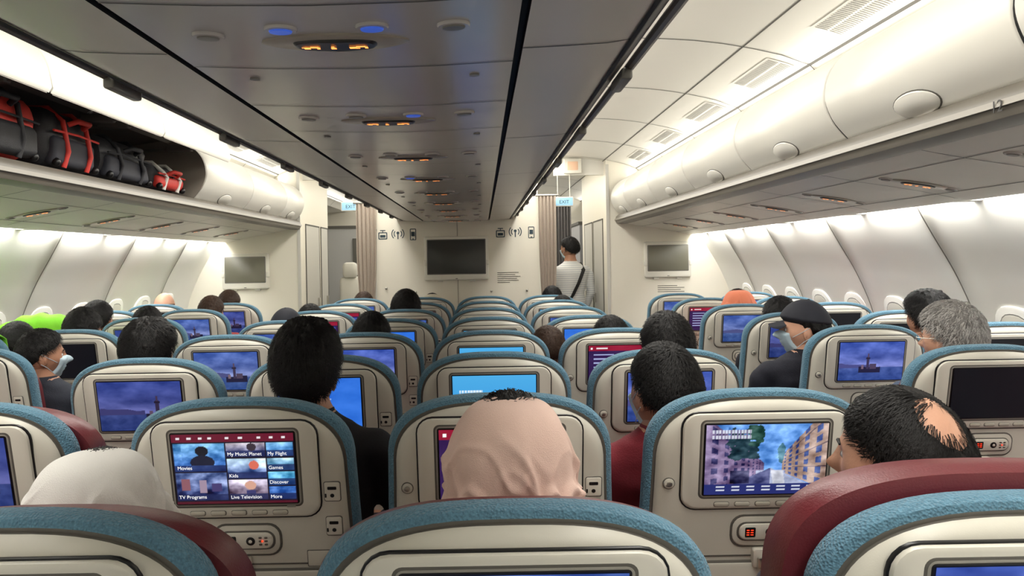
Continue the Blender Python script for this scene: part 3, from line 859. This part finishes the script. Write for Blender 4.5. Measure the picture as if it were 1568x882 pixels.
def smooth4(R,n):
    out=[];P=[R[0]]+list(R)+[R[-1]]
    for i in range(1,len(P)-2):
        for k in range(n):
            t=k/n; out.append(tuple(.5*((2*P[i][d])+(-P[i-1][d]+P[i+1][d])*t+(2*P[i-1][d]-5*P[i][d]+4*P[i+1][d]-P[i+2][d])*t*t+(-P[i-1][d]+3*P[i][d]-3*P[i+1][d]+P[i+2][d])*t**3) for d in range(4)))
    out.append(R[-1]); return out
def scarf_mesh(name,wide=1.,seed=0,flat=1.,amp0=1.):
    R=[(.146,.001,.001,0),(.143,.034,.035,-.005),(.130,.07,.078,-.005),(.10,.096,.105,-.005),(.06,.113,.122,-.003),(.01,.122,.130,0),(-.04,.128,.131,0),(-.09,.136,.129,.0),(-.14,.148,.129,-.002),(-.19,.170,.138,-.005),(-.24,.2,.155,-.01),(-.29,.225,.165,-.012)]
    Rs=smooth4(R,10); n=220; mb=MB(); rings=[]
    def crease(v,w): # narrow ridge
        v=abs(((v/math.pi)%1)-.5)*2; return math.exp(-((1-v)/w)**2)
    for z,rx,ry,cy in Rs:
        ring=[]
        for i in range(n):
            a=2*math.pi*i/n
            ca,sa=math.cos(a),math.sin(a)
            am=min(1,max(0,(.115-z)/.14))*amp0
            w1=noise.noise(Vector((ca*1.6,sa*1.6,z*5+seed)))*2.4
            w2=noise.noise(Vector((ca*2.6,sa*2.6,z*3+seed+9)))
            c1=crease(2.5*a+z*11+w1+seed,.22)
            c2=crease(1.5*a-z*21+w1*1.3+seed*2,.20)
            c3=crease(z*36+2.6*ca+w1*1.4+seed,.30)*math.exp(-((z+.07)/.1)**2)
            m1=.5+.5*w2
            d=(.015*c1*(1-m1*.6)+.014*c2*m1*1.4+.013*c3-.007)*am+.004*noise.noise(Vector((ca*2.5,sa*2.5,z*12+seed)))
            ring.append(((rx*wide+d)*ca,cy+(ry+d)*sa,z*flat+.01*am*noise.noise(Vector((ca*2,sa*2,seed+5)))))
        rings.append(ring)
    o=len(mb.v); mb.v+=[p for r in rings for p in r]
    for j in range(len(rings)-1):
        for i in range(n):
            k=(i+1)%n; p=rings[j][i]
            if p[1]>.03 and abs(p[0])<.066*math.sqrt(max(0,1-((p[2]+.01)/.095)**2)): continue
            mb.f.append((o+j*n+i,o+(j+1)*n+i,o+(j+1)*n+k,o+j*n+k)); mb.m.append(0)
    return mb

def fingers(mb,base,dirv,side,m,s=1.):
    d=Vector(dirv).normalized(); up=Vector((0,0,1)) if abs(d.z)<.8 else Vector((0,1,0)); ax=d.cross(up).normalized(); dn=d.cross(ax).normalized()
    if dn.dot(Vector((0,0,-1)))<0 and abs(d.z)<.8: dn=-dn
    B=Vector(base)
    for k,L in enumerate((.062,.075,.08,.07)):
        off=(k-1.5)*.021*s
        p0=B+ax*off; p1=p0+d*L*.5*s+dn*.006; p2=p0+d*L*.8*s+dn*.022*s; p3=p0+d*L*.92*s+dn*.04*s
        tube(mb,[p0-d*.02,p1,p2,p3],[.0115,.0105,.0095,.007],m,8)
    p0=B-d*.05*s+ax*(-.03*side)*s; tube(mb,[p0,p0+ax*(-.03*side)*s+d*.025*s,p0+ax*(-.035*side)*s+d*.06*s],[.014,.012,.008],m,8)

def remesh(mb,name,vox):
    me=mb.mesh(name+'_src',[M_skin],smooth=False)
    o=bpy.data.objects.new('tmp',me); col.objects.link(o)
    r=o.modifiers.new('r','REMESH'); r.mode='VOXEL'; r.voxel_size=vox
    s=o.modifiers.new('s','SMOOTH'); s.iterations=8; s.factor=.6
    dg=bpy.context.evaluated_depsgraph_get(); dg.update()
    out=bpy.data.meshes.new_from_object(o.evaluated_get(dg)); out.name=name
    bpy.data.objects.remove(o); return out
def ringloft(mb,rings,m,n=28):
    mb.loft([[(cx+rx*math.copysign(abs(math.cos(2*math.pi*i/n))**.85,math.cos(2*math.pi*i/n)),cy+ry*math.copysign(abs(math.sin(2*math.pi*i/n))**.85,math.sin(2*math.pi*i/n)),z) for i in range(n)] for cx,cy,z,rx,ry in rings],m)
def body_seated():
    mb=MB()
    ringloft(mb,[(0,.44,.50,.15,.10),(0,.43,.54,.2,.14),(0,.41,.62,.2,.14),(0,.38,.76,.175,.12),(0,.355,.9,.195,.125),(0,.335,.99,.21,.12),(0,.325,1.05,.205,.105),(0,.318,1.09,.16,.085),(0,.312,1.125,.095,.072),(0,.31,1.16,.066,.068),(0,.312,1.22,.062,.066)],0)
    for s in(-1,1):
        tube(mb,[(s*.19,.325,1.02),(s*.235,.335,.98),(s*.265,.40,.80),(s*.2,.52,.73),(s*.13,.63,.70)],[.07,.062,.05,.044,.032],0,joints=True)
        ell(mb,(s*.105,.665,.695),(.042,.05,.02),0)
        tube(mb,[(s*.1,.43,.59),(s*.11,.6,.615),(s*.12,.78,.62),(s*.12,.79,.4),(s*.12,.77,.14)],[.1,.09,.07,.06,.045],0,joints=True)
        tube(mb,[(s*.12,.76,.07),(s*.12,.84,.055),(s*.12,.92,.045)],[.05,.045,.035],0,joints=True)
    me=remesh(mb,'seated_body',.013)
    for v in me.vertices:
        if v.co.z<1.1:
            k=noise.noise(v.co*9+Vector((0,0,v.co.z*10)))*.007; v.co+=v.normal*k
    return me
def assign(me,fn):
    me.polygons.foreach_set('material_index',[fn(p.center) for p in me.polygons])
    me.polygons.foreach_set('use_smooth',[True]*len(me.polygons))
def seated_fn(c):
    if c.z>1.135 : return 1
    if c.z<.13: return 3
    if c.y>.60 and c.z>.64 and abs(c.x)<.16 and c.z<.76: return 1
    if c.z<.68 and c.y>.3: return 2
    return 0
SB=body_seated()
SB.materials.clear()
M_trs=mat('trousers_dark',(34,36,46),.85,nscale=60,namt=.15); M_shoe=mat('shoes_black',(18,18,18),.4)
for m_ in(M_trs,M_skin,M_trs,M_shoe): SB.materials.append(m_)
assign(SB,seated_fn)
mbf=MB()
for s in(-1,1): fingers(mbf,(s*.095,.70,.695),(-s*.15,1,-.1),s,0)
COL=MB(); 
r0=[];r1=[];r2=[]
for i in range(28):
    a=2*math.pi*i/28; 
    r0.append((.088*math.cos(a),.313+.088*math.sin(a),1.118)); r1.append((.078*math.cos(a),.312+.08*math.sin(a),1.152-.018*max(0,math.sin(a)))); r2.append((.072*math.cos(a),.312+.074*math.sin(a),1.13))
COL.loft([r0,r1,r2],0,cap0=False,cap1=False)
FING=mbf.mesh('fingers',[M_skin]); COLM=COL.mesh('collar',[M_trs],recalc=False,angle=80)
cl={}
def cloth(c):
    if c not in cl: cl[c]=mat('clothing_%d_%d_%d'%c,c,.85,nscale=50,namt=.18,bump=.4,bscale=200)
    return cl[c]
def person(name,X,D,ztop,head,shirt,yaw=0,pitch=0,roll=0,hs=1.,scarf=None,skin=M_skin,top=1.388):
    s=ztop/top
    b=mkobj(name,SB); b.location=(X,D-.31*s,0); b.scale=(s,s,s)
    b.material_slots[0].link='OBJECT'; b.material_slots[0].material=cloth(shirt)
    b.material_slots[1].link='OBJECT'; b.material_slots[1].material=skin
    if not hasattr(hs,'__len__'): hs=(hs,hs,hs)
    h=mkobj('head',HEADS[head],b); h.location=(0,.318,1.245); h.rotation_euler=(math.radians(pitch),math.radians(roll),math.radians(yaw)); h.scale=hs
    mkobj('fingers',FING,b)
    c=mkobj('collar',COLM,b); c.material_slots[0].link='OBJECT'; c.material_slots[0].material=cloth(shirt)
    if scarf:
        w,seed,flat,amp,m_=scarf
        so=mkobj('headscarf',scarf_mesh('headscarf',w,seed,flat,amp).mesh('headscarf',[m_],recalc=False,angle=80),b)
        so.location=(0,.305,1.245); so.rotation_euler=(math.radians(pitch),0,math.radians(yaw))
        so.modifiers.new('sol','SOLIDIFY').thickness=.003
    return b
def scm(name,c): return mat(name,c,.9,nscale=14,namt=.05,bump=.4,bscale=450,sheen=.1)
Mh1=scm('scarf_peach',(238,206,192)); Mh2=scm('scarf_white',(240,238,233)); Mh3=scm('scarf_cream',(220,212,192)); Mh4=scm('scarf_orange',(222,130,98))
W='seated_woman_in_headscarf'; N='seated_passenger'
person(W,.045,1.34,1.302,'short',(190,160,140),scarf=(1.02,.5,1.,1.15,Mh1),top=1.39)
person(W,-.70,1.33,1.222,'short',(225,222,215),yaw=15,hs=.93,scarf=(1.12,2.3,.98,1.4,Mh2),top=1.39)
person('seated_balding_man',.765,1.34,1.31,'bald',(60,60,70),yaw=42,hs=(1.12,1.08,1.06),skin=M_skin2,top=1.40)
person('seated_man',-.515,2.14,1.386,'thick',(16,16,20),hs=(.88,.93,1.04),top=1.41)
person('seated_man',.525,2.14,1.298,'neck_man',(112,24,36),yaw=22,hs=(1.06,1.06,1.08),top=1.40)
person('seated_man',.735,2.95,1.312,'short',(30,30,40),hs=1.08)
person('seated_man',-1.34,2.95,1.335,'thick',(28,30,40),hs=.93)
person(N,-1.22,4.57,1.262,'bluecap',(40,50,90))
person(N,-1.26,5.38,1.245,'short',(60,50,50))
person(N,-1.13,7.0,1.262,'brown',(120,120,120))
person(N,-.57,3.76,1.29,'short',(30,30,36))
person(N,-.56,5.38,1.325,'short',(60,64,72),hs=1.1)
person(W,-.48,7.0,1.235,'short',(210,200,180),scarf=(1.,4.,1.,1.,Mh3))
person(N,.33,3.76,1.215,'brown',(90,80,76),yaw=30,hs=.9)
person(N,.66,7.0,1.285,'short',(60,60,70)); person(N,.67,6.2,1.235,'short',(60,50,60))
person(N,.65,3.76,1.248,'short',(36,36,46))
gm=person('seated_grey_haired_man',1.85,2.91,1.336,'grey',(70,84,110),yaw=30,hs=(.96,.98,1.0),skin=M_skin2)
mb=MB()
for s in(-1,1):
    ring=[(s*.033+.023*math.cos(a),.112,.004+.017*math.sin(a)) for a in np.linspace(0,2*math.pi,17)]
    tube(mb,ring,.0015,0,6); tube(mb,[(s*.056,.11,.008),(s*.088,.07,.01),(s*.096,-.005,.012)],.0015,0,6)
tube(mb,[(-.01,.114,.008),(.01,.114,.008)],.0015,0,6)
g=mb.obj('eyeglasses',[M_metal],parent=gm); g.location=(0,.318,1.245); g.rotation_euler=(0,0,math.radians(30))
person(N,2.24,3.71,1.35,'thick',(40,40,46),yaw=10,hs=.95)
person('seated_man_in_cap',1.62,3.71,1.30,'cap',(30,32,44),yaw=70,hs=1.05,skin=M_skin2)
person(N,1.82,4.51,1.275,'short',(30,30,40),hs=1.1)
person(W,1.84,5.31,1.30,'short',(200,120,90),scarf=(1.05,1.,1.,1.,Mh4))
person('seated_boy',-2.05,3.41,1.268,'shortmask',(40,44,56),yaw=-48,hs=.95)
person(N,-2.28,4.2,1.315,'short',(110,190,40))
person(N,-2.66,4.2,1.24,'short',(110,190,40))
person(N,-2.62,5.01,1.315,'short',(50,50,60)); person(N,-2.28,5.01,1.27,'short',(50,50,60))
person(N,-2.85,6.6,1.31,'baldfull',(120,190,60),skin=M_skin2,hs=1.05); person(N,-2.14,5.81,1.30,'brown',(150,60,60)); person(N,-2.27,6.6,1.315,'brown',(80,80,90))

# lime jackets draped over outboard seat backs
M_lime=mat('jacket_lime',(120,196,44),.8,nscale=30,namt=.1,bump=.4,bscale=60)
def jacket(X,Y):
    mb=MB(); rings=[]
    for x in np.linspace(-.24,.24,25):
        r=[]
        for k in range(21):
            t=k/20
            if t<.35: yy=-.02+.2*(.30*(.35-t)/.35)-.004; zz=SEAT_TOP+.012-.30*(.35-t)/.35
            elif t<.65: q=(t-.35)/.3; yy=-.02+.12*q; zz=SEAT_TOP+.012+.02*math.sin(math.pi*q)
            else: q=(t-.65)/.35; yy=.10+.05*q; zz=SEAT_TOP+.012-.2*q
            zz+=-1.1*x*x+.006*math.sin(x*55+t*4); yy+=.008*math.sin(x*40+t*6)
            r.append((x,yy,zz))
        rings.append(r)
    mb.loft(rings,0,closed=False,cap0=False,cap1=False)
    o=mb.obj('lime_green_jacket',[M_lime],recalc=False,angle=80); o.location=(X,Y,0)
    o.modifiers.new('sol','SOLIDIFY').thickness=.006
jacket(-2.78,4.62); jacket(-2.78,3.82)

# standing man in the aisle
def body_standing():
    mb=MB()
    ringloft(mb,[(0,.0,.86,.13,.09),(0,0,.92,.165,.115),(0,.0,1.0,.165,.115),(0,.0,1.12,.155,.105),(0,-.005,1.25,.175,.11),(0,-.01,1.37,.205,.11),(0,-.01,1.43,.20,.095),(0,-.005,1.475,.13,.075),(0,.0,1.51,.075,.06),(0,.005,1.56,.058,.06),(0,.01,1.62,.055,.06)],0)
    for s in(-1,1):
        tube(mb,[(s*.18,-.01,1.40),(s*.22,-.01,1.36),(s*.245,-.02,1.12),(s*.225,.06,.93),(s*.2,.15,.90)],[.06,.058,.048,.038,.028],0,joints=True)
        ell(mb,(s*.185,.19,.895),(.02,.045,.036),0)
        tube(mb,[(s*.085,0,.88),(s*.09,.01,.7),(s*.095,.015,.48),(s*.1,0,.28),(s*.1,-.02,.09)],[.095,.085,.06,.055,.04],0,joints=True)
        tube(mb,[(s*.1,-.02,.05),(s*.105,.06,.045),(s*.11,.14,.035)],[.045,.042,.034],0,joints=True)
    return remesh(mb,'standing_body',.013)
ST=body_standing(); ST.materials.clear()
m_shirt=mat('shirt_striped',(226,226,224),.8)
nt=m_shirt.node_tree; wv=nt.nodes.new('ShaderNodeTexWave'); wv.bands_direction='Z'; wv.inputs['Scale'].default_value=12
tc=nt.nodes.new('ShaderNodeTexCoord'); nt.links.new(tc.outputs['Object'],wv.inputs['Vector'])
rp=nt.nodes.new('ShaderNodeValToRGB'); rp.color_ramp.elements[0].color=lin((176,180,186)); rp.color_ramp.elements[1].color=lin((216,216,212)); rp.color_ramp.elements[1].position=.35
nt.links.new(wv.outputs['Fac'],rp.inputs[0]); nt.links.new(rp.outputs[0],nt.nodes['Principled BSDF'].inputs['Base Color'])
for m_ in(m_shirt,M_skin,M_trs,M_shoe): ST.materials.append(m_)
def stf(c):
    if c.z>1.52: return 1
    if c.z<.08: return 3
    if c.y>.15 and c.z>.8 and c.z<1: return 1
    if c.z<.93 and abs(c.x)<.19: return 2
    return 0
assign(ST,stf)
sm=mkobj('standing_man',ST); sm.location=(1.08,9.0,0); sm.scale=(1.12,1.08,1.0); sm.rotation_euler=(0,0,math.radians(25))
h=mkobj('head',HEADS['shortmask'],sm); h.location=(0,.015,1.665); h.rotation_euler=(0,0,math.radians(12)); h.scale=(.95,.98,1)
mb=MB()
def strap(pts,w,m_):
    L=[];
    for p in pts: L.append([(p[0]-w,p[1],p[2]),(p[0]+w,p[1]-.002,p[2]+w*.4),(p[0]+w,p[1]-.008,p[2]+w*.4),(p[0]-w,p[1]-.006,p[2])])
    mb.loft(L,m_)
strap([(.10,-.02,1.49),(.09,-.115,1.40),(.02,-.13,1.25),(-.06,-.13,1.1),(-.13,-.095,.98),(-.17,-.03,.93)],.022,0); strap([(.10,-.02,1.49),(.09,.09,1.40),(.0,.12,1.2),(-.12,.1,1.0),(-.17,-.0,.93)],.022,0)
mb.obj('shoulder_strap',[M_blk],parent=sm)
mb=MB(); sbox(mb,-.26,-.2,-.1,.1,.7,.94,.02,0); mb.obj('shoulder_bag',[bagK],parent=sm)
mb=MB()
for s in(-1,1): fingers(mb,(s*.185,.22,.895),(0,1,-.1),s,0)
mb.obj('fingers',[M_skin],parent=sm)

# ---------------- lights
def strip(name,x,z,dx,dz,w,y0,y1,e,c=(1,.965,.90)):
    L=bpy.data.lights.new(name,'AREA'); L.shape='RECTANGLE'; L.size=w; L.size_y=y1-y0; L.energy=e; L.color=c
    o=bpy.data.objects.new(name,L); col.objects.link(o)
    d=Vector((dx,0,dz)).normalized(); zz=-d; yy=Vector((0,1,0)); xx=yy.cross(zz)
    m=Matrix((xx,yy,zz)).transposed().to_4x4(); m.translation=Vector((x,(y0+y1)/2,z)); o.matrix_world=m
for s in(1,-1):
    strip('aisle_cove_light',XC+s*2.0,2.475,-s*.75,.65,.05,Y0+.1,Y1-.1,26)
    strip('centre_cove_light',XC+s*.52,2.50,s*.6,.8,.08,Y0+.1,YB,42)
    strip('added_aisle_fill',XC+s*.92,2.69,s*.0,-1,.34,Y0+.1,Y1-.1,185)  # added fill lamps, hidden by the centre bins, to brighten the seats
    strip('window_cove_light',XC+s*2.665,1.85,s*.25,-1,.05,Y0+.1,YB-.02,130,(1,.985,.95))
w=bpy.data.worlds.new('w'); scene.world=w; w.use_nodes=True; w.node_tree.nodes['Background'].inputs[0].default_value=(.8,.85,.9,1); w.node_tree.nodes['Background'].inputs[1].default_value=.3

# ---------------- camera
cam=bpy.data.cameras.new('camera'); co=bpy.data.objects.new('camera',cam); col.objects.link(co)
cam.sensor_width=36; cam.lens=1130/1568*36; cam.shift_x=46/1568; cam.shift_y=-43/1568; cam.clip_start=.05
co.matrix_world=Matrix.Translation((0,0,CH))@Matrix.Rotation(.018,4,'Y')@Matrix.Rotation(math.pi/2,4,'X')
scene.camera=co
scene.view_settings.view_transform='Standard'
scene.view_settings.look='None'
